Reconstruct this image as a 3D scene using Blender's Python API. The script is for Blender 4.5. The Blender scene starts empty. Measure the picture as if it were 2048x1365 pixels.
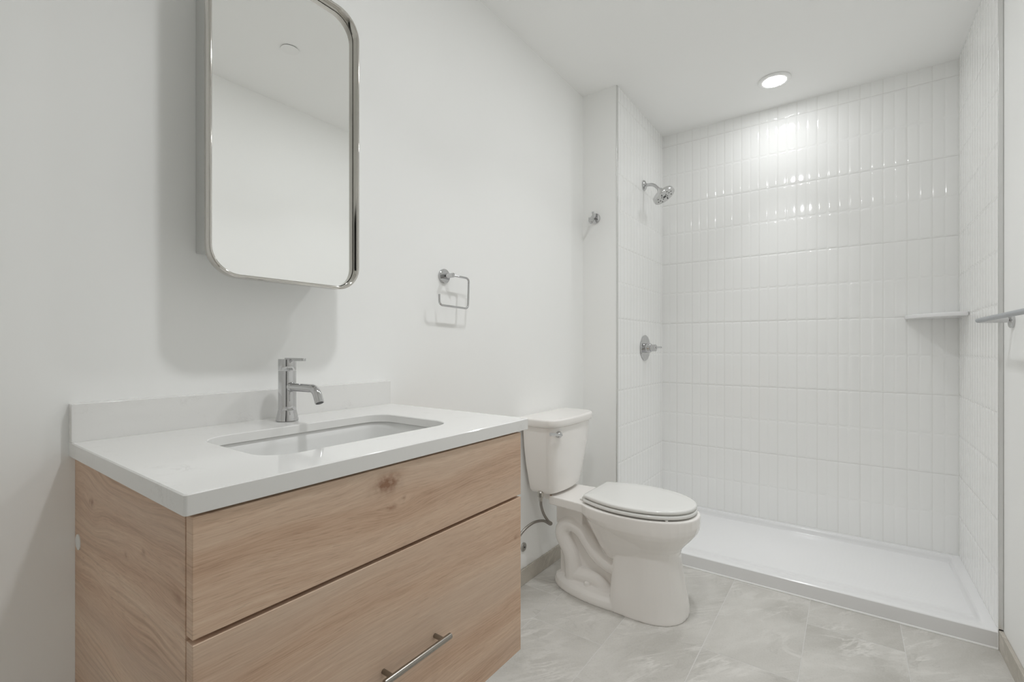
import bpy, bmesh, math, random
import numpy as np
from mathutils import Vector, Matrix

random.seed(7)
S = bpy.context.scene
COL = S.collection
PI = math.pi

# ------------------------------------------------------------------ camera
F_PX, HORIZON, YAW = 934.9, 694.1, 0.6242
CAM = (1.2336, 0.0, 1.1054)
cd = bpy.data.cameras.new('camera')
cam = bpy.data.objects.new('camera', cd)
COL.objects.link(cam)
cam.location = CAM
cam.rotation_euler = (PI / 2, 0, YAW)
cd.sensor_fit = 'HORIZONTAL'
cd.sensor_width = 36
cd.lens = F_PX / 2048 * 36
cd.shift_y = (HORIZON - 682.5) / 2048
cd.clip_start = 0.02
S.camera = cam

# ------------------------------------------------------------------ world, exposure
w = bpy.data.worlds.new('world')
S.world = w
w.use_nodes = True
w.node_tree.nodes['Background'].inputs[0].default_value = (0.8, 0.84, 0.9, 1)
w.node_tree.nodes['Background'].inputs[1].default_value = 0.05
S.view_settings.view_transform = 'Standard'
S.view_settings.look = 'None'
S.view_settings.exposure = 0.0
S.view_settings.gamma = 1
S.view_settings.use_curve_mapping = False
S.cycles.max_bounces = 16
S.cycles.diffuse_bounces = 10
S.cycles.glossy_bounces = 8
LAMP = 101.0           # brightness of the recessed LED lenses
BEAM = 2.5            # watts of the directed part of each downlight
BEAM_SPREAD = 110     # degrees

# ------------------------------------------------------------------ materials
def nodes_of(name):
    m = bpy.data.materials.new(name)
    m.use_nodes = True
    nt = m.node_tree
    return m, nt, nt.nodes['Principled BSDF']

def plain(name, col, rough=0.5, metal=0.0, ior=1.5, noise=0.0, nscale=30.0, coat=0.0, spec=0.5):
    """A material of one colour with a faint procedural variation."""
    m, nt, b = nodes_of(name)
    b.inputs['Roughness'].default_value = rough
    b.inputs['Metallic'].default_value = metal
    b.inputs['IOR'].default_value = ior
    b.inputs['Coat Weight'].default_value = coat
    b.inputs['Coat Roughness'].default_value = 0.05
    b.inputs['Specular IOR Level'].default_value = spec
    tc = nt.nodes.new('ShaderNodeTexCoord')
    n = nt.nodes.new('ShaderNodeTexNoise')
    n.inputs['Scale'].default_value = nscale
    n.inputs['Detail'].default_value = 3
    nt.links.new(tc.outputs['Object'], n.inputs['Vector'])
    mx = nt.nodes.new('ShaderNodeMix')
    mx.data_type = 'RGBA'
    a = [max(0, c * (1 - noise)) for c in col]
    c2 = [min(1, c * (1 + noise)) for c in col]
    mx.inputs[6].default_value = (*a, 1)
    mx.inputs[7].default_value = (*c2, 1)
    nt.links.new(n.outputs['Fac'], mx.inputs[0])
    nt.links.new(mx.outputs[2], b.inputs['Base Color'])
    return m

def paint(name, col, rough=0.55, bump=0.02):
    m = plain(name, col, rough, noise=0.006, nscale=6, spec=0.3)
    nt = m.node_tree
    b = nt.nodes['Principled BSDF']
    tc = nt.nodes.new('ShaderNodeTexCoord')
    n = nt.nodes.new('ShaderNodeTexNoise')
    n.inputs['Scale'].default_value = 260
    nt.links.new(tc.outputs['Object'], n.inputs['Vector'])
    bp = nt.nodes.new('ShaderNodeBump')
    bp.inputs['Strength'].default_value = bump
    bp.inputs['Distance'].default_value = 0.002
    nt.links.new(n.outputs['Fac'], bp.inputs['Height'])
    nt.links.new(bp.outputs['Normal'], b.inputs['Normal'])
    return m

class G:
    """small helper to write node maths"""
    def __init__(s, nt): s.nt = nt
    def val(s, sock, x):
        if isinstance(x, (int, float)): sock.default_value = x
        elif isinstance(x, tuple): sock.default_value = x
        else: s.nt.links.new(x, sock)
    def m(s, op, a, b=0.0, c=0.0):
        n = s.nt.nodes.new('ShaderNodeMath'); n.operation = op
        s.val(n.inputs[0], a); s.val(n.inputs[1], b); s.val(n.inputs[2], c)
        return n.outputs[0]
    def noise(s, vec, scale=5, detail=2, rough=0.5, dist=0.0):
        n = s.nt.nodes.new('ShaderNodeTexNoise')
        s.nt.links.new(vec, n.inputs['Vector'])
        n.inputs['Scale'].default_value = scale; n.inputs['Detail'].default_value = detail
        n.inputs['Roughness'].default_value = rough; n.inputs['Distortion'].default_value = dist
        return n.outputs['Fac']
    def comb(s, x, y, z):
        n = s.nt.nodes.new('ShaderNodeCombineXYZ')
        for i, v in enumerate((x, y, z)): s.val(n.inputs[i], v)
        return n.outputs[0]
    def ramp(s, fac, stops):
        n = s.nt.nodes.new('ShaderNodeValToRGB')
        s.nt.links.new(fac, n.inputs[0])
        e = n.color_ramp.elements
        while len(e) < len(stops): e.new(0.5)
        for i, (p, c) in enumerate(stops):
            e[i].position = p
            e[i].color = (*c, 1) if len(c) == 3 else c
        return n.outputs[0]
    def mix(s, fac, a, b, mode='MIX'):
        n = s.nt.nodes.new('ShaderNodeMix'); n.data_type = 'RGBA'; n.blend_type = mode
        s.val(n.inputs[0], fac)
        for i, v in ((6, a), (7, b)):
            if isinstance(v, tuple): n.inputs[i].default_value = (*v, 1) if len(v) == 3 else v
            else: s.nt.links.new(v, n.inputs[i])
        return n.outputs[2]

def wood_material(name, grain, seed, knots, wave=0.05, ring=0.2):
    """Pale pinkish oak. grain: 'X' or 'Y', the axis the grain runs along; knots: (along, height, size, darkness)."""
    m, nt, b = nodes_of(name)
    g = G(nt)
    tc = nt.nodes.new('ShaderNodeTexCoord')
    sp = nt.nodes.new('ShaderNodeSeparateXYZ')
    nt.links.new(tc.outputs['Object'], sp.inputs[0])
    al = sp.outputs['X'] if grain == 'X' else sp.outputs['Y']
    ac = sp.outputs['Z']
    warp = None
    spots = None
    for (ka, kz, ks, kd) in knots:
        da = g.m('DIVIDE', g.m('SUBTRACT', al, ka), ks * 2.1)
        dz = g.m('DIVIDE', g.m('SUBTRACT', ac, kz), ks)
        r2 = g.m('ADD', g.m('MULTIPLY', da, da), g.m('MULTIPLY', dz, dz))
        fall = g.m('DIVIDE', 1.0, g.m('ADD', 1.0, g.m('MULTIPLY', r2, 0.55)))
        push = g.m('MULTIPLY', g.m('MULTIPLY', dz, fall), ks * 0.55)
        warp = push if warp is None else g.m('ADD', warp, push)
        da2 = g.m('MULTIPLY', da, 3.2); dz2 = g.m('MULTIPLY', dz, 2.6)
        r3 = g.m('ADD', g.m('MULTIPLY', da2, da2), g.m('MULTIPLY', dz2, dz2))
        sp_ = g.m('MULTIPLY', g.m('POWER', 2.718, g.m('MULTIPLY', r3, -1.0)), kd)
        spots = sp_ if spots is None else g.m('ADD', spots, sp_)
    low = g.noise(g.comb(g.m('MULTIPLY', al, 2.2), g.m('MULTIPLY', ac, 5.0), seed), 1.0, 2, 0.5)
    wav = g.m('MULTIPLY', g.m('SUBTRACT', low, 0.5), wave)
    a2 = g.m('ADD', ac, wav)
    if warp is not None:
        a2 = g.m('SUBTRACT', a2, warp)
    broad = g.noise(g.comb(g.m('MULTIPLY', al, 0.9), g.m('MULTIPLY', a2, 15.0), seed + 3.1), 1.0, 3, 0.55)
    fine = g.noise(g.comb(g.m('MULTIPLY', al, 16.0), g.m('MULTIPLY', a2, 420.0), seed + 7.7), 1.0, 4, 0.65)
    mid = g.noise(g.comb(g.m('MULTIPLY', al, 4.0), g.m('MULTIPLY', a2, 95.0), seed + 4.4), 1.0, 3, 0.6)
    rings = g.m('SINE', g.m('MULTIPLY', g.m('ADD', a2, g.m('MULTIPLY', broad, 0.03)), 430.0))
    rings = g.m('MULTIPLY_ADD', rings, 0.5, 0.5)
    rings = g.m('POWER', rings, 3.0)
    patch = g.noise(g.comb(g.m('MULTIPLY', al, 3.0), g.m('MULTIPLY', a2, 12.0), seed + 11.0), 1.0, 2, 0.5)
    ring_amt = g.m('MULTIPLY', rings, g.m('MAXIMUM', g.m('MULTIPLY_ADD', patch, 2.6, -1.05), 0.0))
    tone = g.m('ADD', g.m('MULTIPLY', broad, 0.42), g.m('ADD', g.m('MULTIPLY', fine, 0.36), g.m('MULTIPLY', mid, 0.22)))
    col = g.ramp(tone, [(0.34, (0.460, 0.288, 0.192)), (0.46, (0.631, 0.435, 0.310)),
                        (0.56, (0.712, 0.523, 0.386)), (0.66, (0.794, 0.624, 0.479))])
    pore = g.noise(g.comb(g.m('MULTIPLY', al, 34.0), g.m('MULTIPLY', a2, 560.0), seed + 23.0), 1.0, 2, 0.5)
    pore = g.m('MINIMUM', g.m('MAXIMUM', g.m('MULTIPLY_ADD', pore, 7.0, -4.0), 0.0), 1.0)
    col = g.mix(g.m('MULTIPLY', pore, 0.38), col, (0.37, 0.235, 0.155))
    col = g.mix(g.m('MULTIPLY', ring_amt, ring), col, (0.36, 0.215, 0.135))
    hue = g.noise(g.comb(g.m('MULTIPLY', al, 1.3), g.m('MULTIPLY', a2, 9.0), seed + 19.0), 1.0, 2, 0.5)
    hue = g.m('MINIMUM', g.m('MAXIMUM', g.m('MULTIPLY_ADD', hue, 4.0, -1.7), 0.0), 1.0)
    col = g.mix(g.m('MULTIPLY', hue, 0.5), col, g.mix(fine, (0.551, 0.424, 0.329), (0.678, 0.541, 0.435)))
    if spots is not None:
        blot = g.noise(g.comb(g.m('MULTIPLY', al, 45.0), g.m('MULTIPLY', ac, 60.0), seed), 1.0, 3, 0.6)
        k = g.m('MINIMUM', g.m('MULTIPLY', spots, g.m('MAXIMUM', g.m('MULTIPLY_ADD', blot, 3.4, -0.95), 0.0)), 0.85)
        col = g.mix(k, col, (0.25, 0.115, 0.060))
    nt.links.new(col, b.inputs['Base Color'])
    b.inputs['Roughness'].default_value = 0.5
    b.inputs['Specular IOR Level'].default_value = 0.3
    bp = nt.nodes.new('ShaderNodeBump')
    bp.inputs['Strength'].default_value = 0.12
    bp.inputs['Distance'].default_value = 0.001
    nt.links.new(fine, bp.inputs['Height'])
    nt.links.new(bp.outputs['Normal'], b.inputs['Normal'])
    return m

def stone_floor(name, dark=1.0, tint=(1.01, 1.0, 0.985)):
    """Grey marbled porcelain; texture space comes from the mesh's UV map (metres, shifted at random per tile)."""
    m, nt, b = nodes_of(name)
    g = G(nt)
    uv = nt.nodes.new('ShaderNodeUVMap'); uv.uv_map = 'stone'
    sp = nt.nodes.new('ShaderNodeSeparateXYZ')
    nt.links.new(uv.outputs[0], sp.inputs[0])
    u, v = sp.outputs[0], sp.outputs[1]
    # veins run diagonally across a tile
    p = g.m('ADD', g.m('MULTIPLY', u, 0.62), g.m('MULTIPLY', v, 0.78))
    q = g.m('SUBTRACT', g.m('MULTIPLY', v, 0.62), g.m('MULTIPLY', u, 0.78))
    vec = g.comb(g.m('MULTIPLY', p, 0.55), q, 0.0)
    iso = g.comb(u, v, 0.0)
    vec2 = g.comb(g.m('MULTIPLY', p, 0.28), q, 3.0)
    cloud = g.noise(vec, 3.6, 4, 0.55, 0.6)
    fine = g.noise(iso, 55.0, 4, 0.65, 0.4)
    vn = g.noise(vec2, 6.0, 5, 0.6, 1.2)
    vein = g.m('SUBTRACT', 1.0, g.m('MULTIPLY', g.m('ABSOLUTE', g.m('SUBTRACT', vn, 0.5)), 30.0))
    vein = g.m('MAXIMUM', vein, 0.0)
    gate = g.m('MAXIMUM', g.m('MULTIPLY_ADD', g.noise(iso, 4.5, 2, 0.5), 3.4, -1.45), 0.0)
    gate = g.m('MINIMUM', gate, 1.0)
    vein = g.m('MULTIPLY', vein, gate)
    vn2 = g.noise(vec, 5.0, 4, 0.6, 1.2)
    dv = g.m('MAXIMUM', g.m('SUBTRACT', 1.0, g.m('MULTIPLY', g.m('ABSOLUTE', g.m('SUBTRACT', vn2, 0.47)), 40.0)), 0.0)
    fb = g.noise(vec2, 13.0, 6, 0.72, 0.5)
    d = dark
    col = g.ramp(cloud, [(0.30, (0.431 * d, 0.419 * d, 0.390 * d)), (0.47, (0.531 * d, 0.520 * d, 0.494 * d)),
                         (0.62, (0.613 * d, 0.603 * d, 0.578 * d))])
    col = g.mix(g.m('MULTIPLY', fine, 0.34), col, (0.62 * d, 0.61 * d, 0.59 * d))
    col = g.mix(g.m('MULTIPLY', g.m('MAXIMUM', g.m('MULTIPLY_ADD', fb, 2.2, -1.05), 0.0), 0.5), col, (0.74 * d, 0.73 * d, 0.71 * d))
    col = g.mix(g.m('MULTIPLY', g.m('MULTIPLY', dv, gate), 0.30), col, (0.25 * d, 0.24 * d, 0.22 * d))
    col = g.mix(g.m('MULTIPLY', vein, 0.75), col, (0.80 * d, 0.79 * d, 0.77 * d))
    grain = g.noise(iso, 160.0, 3, 0.6)
    col = g.mix(g.m('MULTIPLY', g.m('MAXIMUM', g.m('MULTIPLY_ADD', grain, 5.0, -2.7), 0.0), 0.35), col, (0.66 * d, 0.65 * d, 0.63 * d))
    col = g.mix(g.m('MULTIPLY', g.m('MAXIMUM', g.m('MULTIPLY_ADD', grain, -5.0, 2.2), 0.0), 0.25), col, (0.30 * d, 0.285 * d, 0.255 * d))
    col = g.mix(1.0, col, tint, 'MULTIPLY')
    nt.links.new(col, b.inputs['Base Color'])
    b.inputs['Roughness'].default_value = 0.38
    b.inputs['Specular IOR Level'].default_value = 0.4
    return m

def quartz(name):
    m, nt, b = nodes_of(name)
    g = G(nt)
    tc = nt.nodes.new('ShaderNodeTexCoord')
    o = tc.outputs['Object']
    v = g.noise(o, 13.0, 6, 0.7, 0.8)
    ln = g.m('MAXIMUM', g.m('SUBTRACT', 1.0, g.m('MULTIPLY', g.m('ABSOLUTE', g.m('SUBTRACT', v, 0.5)), 34.0)), 0.0)
    gate = g.m('MINIMUM', g.m('MAXIMUM', g.m('MULTIPLY_ADD', g.noise(o, 16.0, 3, 0.5), 5.0, -2.75), 0.0), 1.0)
    spk = g.m('MAXIMUM', g.m('MULTIPLY_ADD', g.noise(o, 240.0, 2, 0.5), 5.0, -3.3), 0.0)
    col = g.mix(g.m('MULTIPLY', g.m('MULTIPLY', ln, gate), 0.32), (0.835, 0.83, 0.815), (0.54, 0.52, 0.50))
    col = g.mix(g.m('MULTIPLY', spk, 0.25), col, (0.64, 0.63, 0.61))
    nt.links.new(col, b.inputs['Base Color'])
    b.inputs['Roughness'].default_value = 0.06
    return m

def lamp_material(name, strength):
    m = bpy.data.materials.new(name)
    m.use_nodes = True
    nt = m.node_tree
    nt.nodes.clear()
    e = nt.nodes.new('ShaderNodeEmission')
    e.inputs[0].default_value = (0.985, 1.0, 1.012, 1)
    e.inputs[1].default_value = strength
    o = nt.nodes.new('ShaderNodeOutputMaterial')
    nt.links.new(e.outputs[0], o.inputs[0])
    return m

WALL = (0.935, 0.937, 0.925)
M = dict(
    wall=paint('wall_paint', WALL, 0.5),
    ceiling=paint("ceiling_paint", (0.965, 0.966, 0.957), 0.8),
    hall=paint('hall_unlit_dark', (0.10, 0.10, 0.10), 0.8),  # near-black colour stands in for the darkness of an unlit hall
    tile=plain('glazed_tile', (0.92, 0.922, 0.912), 0.05, noise=0.004, nscale=9, coat=0.0),
    grout=plain('grout', (0.74, 0.74, 0.72), 0.8, noise=0.02),
    grout_light=plain('fine_grout', (0.82, 0.82, 0.80), 0.6, noise=0.01),
    floor=stone_floor('floor_stone'),
    base=stone_floor('baseboard_stone', 0.95, (1.0, 0.95, 0.88)),
    floor_grout=plain('floor_grout', (0.66, 0.65, 0.63), 0.8, noise=0.03),
    caulk=plain('caulk', (0.92, 0.92, 0.91), 0.4, noise=0.01),
    acrylic=plain('white_acrylic', (0.84, 0.84, 0.845), 0.16, noise=0.003, nscale=8),
    porcelain=plain('porcelain', (0.91, 0.886, 0.858), 0.07, noise=0.004, nscale=8),
    basin=plain('basin_china', (0.80, 0.80, 0.79), 0.07, noise=0.004, nscale=8),
    seat=plain('seat_plastic', (0.80, 0.797, 0.775), 0.14, noise=0.004, nscale=8),
    quartz=quartz('quartz'),
    chrome=plain('chrome', (0.60, 0.60, 0.605), 0.02, metal=1.0, noise=0.01),
    steel=plain('brushed_steel', (0.50, 0.49, 0.47), 0.28, metal=1.0, noise=0.02),
    nickel=plain('polished_nickel', (0.62, 0.60, 0.565), 0.08, metal=1.0, noise=0.01),
    trim=plain('trim_metal', (0.74, 0.74, 0.73), 0.25, metal=1.0, noise=0.01),
    satin=plain('satin_grey', (0.40, 0.42, 0.445), 0.33, metal=0.35, noise=0.01),
    mirror=plain('mirror_silver', (0.985, 0.99, 0.98), 0.0, metal=1.0, noise=0.0),
    box=plain('cabinet_grey', (0.56, 0.565, 0.55), 0.4, noise=0.01),
    gap_shade=plain('black_edge', (0.02, 0.02, 0.02), 0.4, noise=0.01),
    white=plain('white_plastic', (0.78, 0.78, 0.76), 0.35, noise=0.004),
    rubber=plain('grey_rubber', (0.06, 0.06, 0.06), 0.5, noise=0.02),
    bronze=plain('brushed_nickel', (0.33, 0.31, 0.28), 0.24, metal=1.0, noise=0.02),
    ceiling_white=plain('ceiling_white', (0.93, 0.93, 0.92), 0.4, noise=0.003),
    satin_chrome=plain('satin_chrome', (0.68, 0.68, 0.68), 0.16, metal=1.0, noise=0.01),
    hose=plain('braided_steel', (0.32, 0.30, 0.275), 0.35, metal=0.9, noise=0.15, nscale=300),
    brass=plain('rusty_brass', (0.30, 0.15, 0.06), 0.4, metal=0.6, noise=0.1, nscale=200),
    lens=lamp_material('led_lens', LAMP),
    lens_dim=lamp_material('led_lens_shower', LAMP * 0.68),
)

# ------------------------------------------------------------------ mesh builder
class MB:
    def __init__(s):
        s.v = []; s.f = []
    def add(s, vs, fs):
        o = len(s.v)
        s.v += [tuple(p) for p in vs]
        s.f += [tuple(i + o for i in f) for f in fs]
        return s
    def box(s, x0, x1, y0, y1, z0, z1):
        vs = [(x, y, z) for x in (x0, x1) for y in (y0, y1) for z in (z0, z1)]
        return s.add(vs, [(0, 1, 3, 2), (4, 6, 7, 5), (0, 4, 5, 1), (2, 3, 7, 6), (0, 2, 6, 4), (1, 5, 7, 3)])
    def loft(s, rings, cap0=True, cap1=True, closed=True):
        n = len(rings[0]); vs = [p for r in rings for p in r]; fs = []
        for i in range(len(rings) - 1):
            for j in range(n if closed else n - 1):
                k = (j + 1) % n
                fs.append((i * n + j, i * n + k, (i + 1) * n + k, (i + 1) * n + j))
        if cap0: fs.append(tuple(reversed(range(n))))
        if cap1: fs.append(tuple((len(rings) - 1) * n + j for j in range(n)))
        return s.add(vs, fs)
    def lathe(s, prof, origin, axis='Z', seg=48, cap0=True, cap1=True):
        """prof: (radius, distance along axis)"""
        ax = {'X': Vector((1, 0, 0)), 'Y': Vector((0, 1, 0)), 'Z': Vector((0, 0, 1))}[axis] if isinstance(axis, str) else Vector(axis).normalized()
        t = Vector((0, 0, 1)) if abs(ax.z) < 0.9 else Vector((1, 0, 0))
        u = ax.cross(t).normalized(); v = ax.cross(u)
        o = Vector(origin)
        rings = [[o + ax * d + (u * math.cos(a) + v * math.sin(a)) * max(r, 1e-5)
                  for a in [2 * PI * k / seg for k in range(seg)]] for r, d in prof]
        return s.loft(rings, cap0, cap1)
    def tube(s, pts, rad, seg=16, flat=None):
        pts = [Vector(p) for p in pts]
        n = len(pts)
        rads = rad if isinstance(rad, (list, tuple)) else [rad] * n
        tang = []
        for i in range(n):
            a = pts[max(i - 1, 0)]; b = pts[min(i + 1, n - 1)]
            tang.append((b - a).normalized())
        t0 = tang[0]
        up = Vector((0, 0, 1)) if abs(t0.z) < 0.9 else Vector((1, 0, 0))
        u = t0.cross(up).normalized()
        rings = []
        for i in range(n):
            if i:
                ax = tang[i - 1].cross(tang[i])
                if ax.length > 1e-8:
                    u = Matrix.Rotation(tang[i - 1].angle(tang[i]), 3, ax.normalized()) @ u
            v = tang[i].cross(u)
            rings.append([pts[i] + (u * math.cos(a) + v * math.sin(a)) * rads[i] for a in [2 * PI * k / seg for k in range(seg)]])
        return s.loft(rings)
    def build(s, name, mat, parent=None, smooth=True, angle=35, bevel=0.0, bseg=3, subsurf=0):
        o_ = parent.location if parent is not None else Vector((0, 0, 0))
        if parent is not None and parent.parent is not None:
            o_ = parent.parent.location
        me = bpy.data.meshes.new(name)
        me.from_pydata([(p[0] - o_[0], p[1] - o_[1], p[2] - o_[2]) for p in s.v], [], s.f)
        bm = bmesh.new(); bm.from_mesh(me)
        bmesh.ops.recalc_face_normals(bm, faces=bm.faces)
        bm.to_mesh(me); bm.free()
        me.materials.append(mat)
        if smooth:
            me.shade_smooth()
            me.set_sharp_from_angle(angle=math.radians(angle))
        o = bpy.data.objects.new(name, me)
        COL.objects.link(o)
        if parent is not None: o.parent = parent
        if bevel:
            b = o.modifiers.new('bevel', 'BEVEL'); b.width = bevel; b.segments = bseg
            b.limit_method = 'ANGLE'; b.angle_limit = math.radians(40)
            me.shade_smooth()
            wn = o.modifiers.new('normals', 'WEIGHTED_NORMAL'); wn.keep_sharp = False
        if subsurf:
            q = o.modifiers.new('sub', 'SUBSURF'); q.levels = subsurf; q.render_levels = subsurf
        return o

def thing(name, label, cat, loc, group=None):
    o = bpy.data.objects.new(name, None)
    COL.objects.link(o)
    o.location = loc
    o.empty_display_size = 0.05
    o['label'] = label; o['category'] = cat
    if group: o['group'] = group
    bpy.context.view_layer.update()
    return o

def tag(o, label, cat, group=None):
    o['label'] = label; o['category'] = cat
    if group: o['group'] = group
    return o

def struct(name, mb, mat, **k):
    o = mb.build(name, mat, **k)
    o['kind'] = 'structure'
    return o

def arc(c, r, a0, a1, n=8):
    return [(c[0] + r * math.cos(a0 + (a1 - a0) * k / n), c[1] + r * math.sin(a0 + (a1 - a0) * k / n)) for k in range(n + 1)]

def rrect(x0, x1, y0, y1, r, n=8):
    """rounded rectangle, counter-clockwise"""
    return (arc((x1 - r, y0 + r), r, -PI / 2, 0, n) + arc((x1 - r, y1 - r), r, 0, PI / 2, n) +
            arc((x0 + r, y1 - r), r, PI / 2, PI, n) + arc((x0 + r, y0 + r), r, PI, 1.5 * PI, n))

def fillet(pts, r, n=8):
    """polyline with rounded corners"""
    P = [Vector(p) for p in pts]
    out = [P[0]]
    for i in range(1, len(P) - 1):
        a, b, c = P[i - 1], P[i], P[i + 1]
        d1 = (a - b).normalized(); d2 = (c - b).normalized()
        ang = d1.angle(d2)
        t = min(r / math.tan(ang / 2), (a - b).length * 0.49, (c - b).length * 0.49)
        rr = t * math.tan(ang / 2)
        cen = b + (d1 + d2).normalized() * (rr / math.sin(ang / 2))
        s0 = b + d1 * t - cen; s1 = b + d2 * t - cen
        tot = s0.angle(s1)
        ax = s0.cross(s1).normalized()
        for k in range(n + 1):
            out.append(cen + Matrix.Rotation(tot * k / n, 3, ax) @ s0)
    out.append(P[-1])
    return out

def smooth_path(pts, n=8):
    """Catmull-Rom through pts"""
    P = [Vector(p) for p in pts]
    P = [2 * P[0] - P[1]] + P + [2 * P[-1] - P[-2]]
    out = []
    for i in range(1, len(P) - 2):
        for k in range(n):
            t = k / n
            a, b, c, d = P[i - 1], P[i], P[i + 1], P[i + 2]
            out.append(0.5 * ((2 * b) + (c - a) * t + (2 * a - 5 * b + 4 * c - d) * t * t + (3 * b - a - 3 * c + d) * t ** 3))
    out.append(P[-2])
    return out

# ------------------------------------------------------------------ dimensions (metres)
CEIL = 2.5365
XW = 1.690                     # drywall on the right
YF = -0.55                     # wall behind the camera
YST = 2.407                    # short wall beside the shower
XS0, XS1 = 0.2071, 1.677       # shower tile faces left and right
YB = 3.1827                    # shower tile face at the back
PAN_Y, PAN_H = 2.4207, 0.0645
TP = 0.3992                    # tile course

# ------------------------------------------------------------------ room shell
struct('wall_left', MB().box(-0.12, 0, YF - 0.12, YST + 0.9, 0, CEIL), M['wall'], smooth=False)
struct('wall_stub', MB().box(0, XS0 - 0.004, YST, YB + 0.12, 0, CEIL), M['wall'], smooth=False)
struct('wall_right', MB().box(XW, XW + 0.12, YF - 0.12, YB + 0.12, 0, CEIL), M['wall'], smooth=False)
struct('wall_back', MB().box(XS0 - 0.011, XW, YB + 0.011, YB + 0.13, 0, CEIL), M['wall'], smooth=False)
fw = MB()
DX0, DX1, DH = 1.17, 1.66, 2.05
fw.box(0, DX0, YF - 0.12, YF, 0, CEIL); fw.box(DX1, XW, YF - 0.12, YF, 0, CEIL); fw.box(DX0, DX1, YF - 0.12, YF, DH, CEIL)
struct('wall_front', fw, M['wall'], smooth=False)
hl = MB()  # unseen hall behind the camera, coloured dark so chrome reflects a dark doorway
hl.box(0.3, XW + 0.12, YF - 1.42, YF - 1.32, 0, CEIL); hl.box(0.2, 0.3, YF - 1.42, YF - 0.12, 0, CEIL)
hl.box(XW, XW + 0.12, YF - 1.32, YF - 0.12, 0, CEIL)
struct('wall_hall', hl, M['hall'], smooth=False)
struct('ceiling', MB().box(-0.12, XW + 0.12, YF - 1.42, YB + 0.13, CEIL, CEIL + 0.1), M['ceiling'], smooth=False)

# floor: grout bed plus individual bevelled tiles in one mesh
def tiled_floor():
    me = bpy.data.meshes.new('floor')
    bm = bmesh.new()
    uvl = bm.loops.layers.uv.new('stone')
    g = 0.0008
    rnd = random.Random(11)
    def quad(ps, mi, du=0, dv=0, fl=1):
        f = bm.faces.new([bm.verts.new(p) for p in ps])
        f.material_index = mi
        for l in f.loops:
            l[uvl].uv = (l.vert.co.x * fl + du, l.vert.co.y * fl + dv)
    x0, x1, y0, y1 = 0.0, XW, YF - 1.4, PAN_Y + 0.02
    quad([(x0 - 0.1, y0, -0.0007), (x1 + 0.1, y0, -0.0007), (x1 + 0.1, YB + 0.1, -0.0007), (x0 - 0.1, YB + 0.1, -0.0007)], 1)
    for k in range(0, 7):
        a = 0.19 + 0.3025 * (k - 1); b = a + 0.3025
        off = (1.80 - 0.2015 * k) % 0.6045
        for n in range(-5, 6):
            c = off + 0.6045 * n; d = c + 0.6045
            aa, bb, cc, dd = max(a + g, x0), min(b - g, x1), max(c + g, y0), min(d - g, y1)
            if bb - aa < 0.004 or dd - cc < 0.004: continue
            du, dv, fl = rnd.uniform(0, 40), rnd.uniform(0, 40), rnd.choice((-1, 1))
            e = 0.0012
            top = [(aa + e, cc + e, 0), (bb - e, cc + e, 0), (bb - e, dd - e, 0), (aa + e, dd - e, 0)]
            bot = [(aa, cc, -0.0012), (bb, cc, -0.0012), (bb, dd, -0.0012), (aa, dd, -0.0012)]
            quad(top, 0, du, dv, fl)
            for i in range(4):
                j = (i + 1) % 4
                quad([bot[i], bot[j], top[j], top[i]], 0, du, dv, fl)
    # slab underneath
    quad([(x0 - 0.1, y0, -0.1), (x0 - 0.1, YB + 0.1, -0.1), (x1 + 0.1, YB + 0.1, -0.1), (x1 + 0.1, y0, -0.1)], 1)
    bm.to_mesh(me); bm.free()
    me.materials.append(M['floor']); me.materials.append(M['floor_grout'])
    o = bpy.data.objects.new('floor', me)
    COL.objects.link(o); o['kind'] = 'structure'
tiled_floor()

def baseboard(name, x0, x1, y0, y1, h):
    o = struct(name, MB().box(x0, x1, y0, y1, 0, h), M['base'], bevel=0.0015, bseg=2)
    me = o.data
    l = me.uv_layers.new(name='stone')
    for i, lp in enumerate(me.loops):
        c = me.vertices[lp.vertex_index].co
        l.data[i].uv = (c.z + 3.7 + x0, c.y + c.x)
    return o
baseboard('baseboard_left', 0.0005, 0.011, YF + 0.001, YST - 0.001, 0.0712)
baseboard('baseboard_right', XW - 0.012, XW - 0.0005, YF + 0.001, PAN_Y + 0.001, 0.0712)
baseboard('baseboard_stub', 0.012, XS0 - 0.012, YST - 0.011, YST - 0.0005, 0.0712)

# ------------------------------------------------------------------ shower wall tile with pressed relief
def axis_samples(start, stop, joints, sub):
    """positions along one axis; sub: offsets inside a tile; returns (pos, offset in tile)"""
    xs = []
    for j0, j1 in zip(joints[:-1], joints[1:]):
        for t in sub:
            p = j0 + t * (j1 - j0)
            if start - 1e-6 <= p <= stop + 1e-6: xs.append((p, t))
    for e in (start, stop):
        if not any(abs(p - e) < 2e-4 for p, _ in xs):
            for j0, j1 in zip(joints[:-1], joints[1:]):
                if j0 <= e <= j1:
                    xs.append((e, (e - j0) / (j1 - j0))); break
    xs.sort()
    out = [xs[0]]
    for x in xs[1:]:
        if x[0] - out[-1][0] > 1e-5: out.append(x)
    return out

PITCH = 0.0984
half = [0, .010, .022, .045, .075, .11, .15, .19, .25, .31, .35, .39, .425, .455, .476, .488]
SUB_U = sorted(set(round(h, 5) for h in half + [0.5 + h for h in half] + [1.0]))
hv = [0, .003, .006, .012, .020, .030, .042, .056, .072, .09, .11, .17, .25, .33, .39, .41, .428, .444, .458, .470, .480, .488, .494, .497]
SUB_V = sorted(set(round(h, 5) for h in hv + [0.5 + h for h in hv] + [1.0]))

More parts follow.
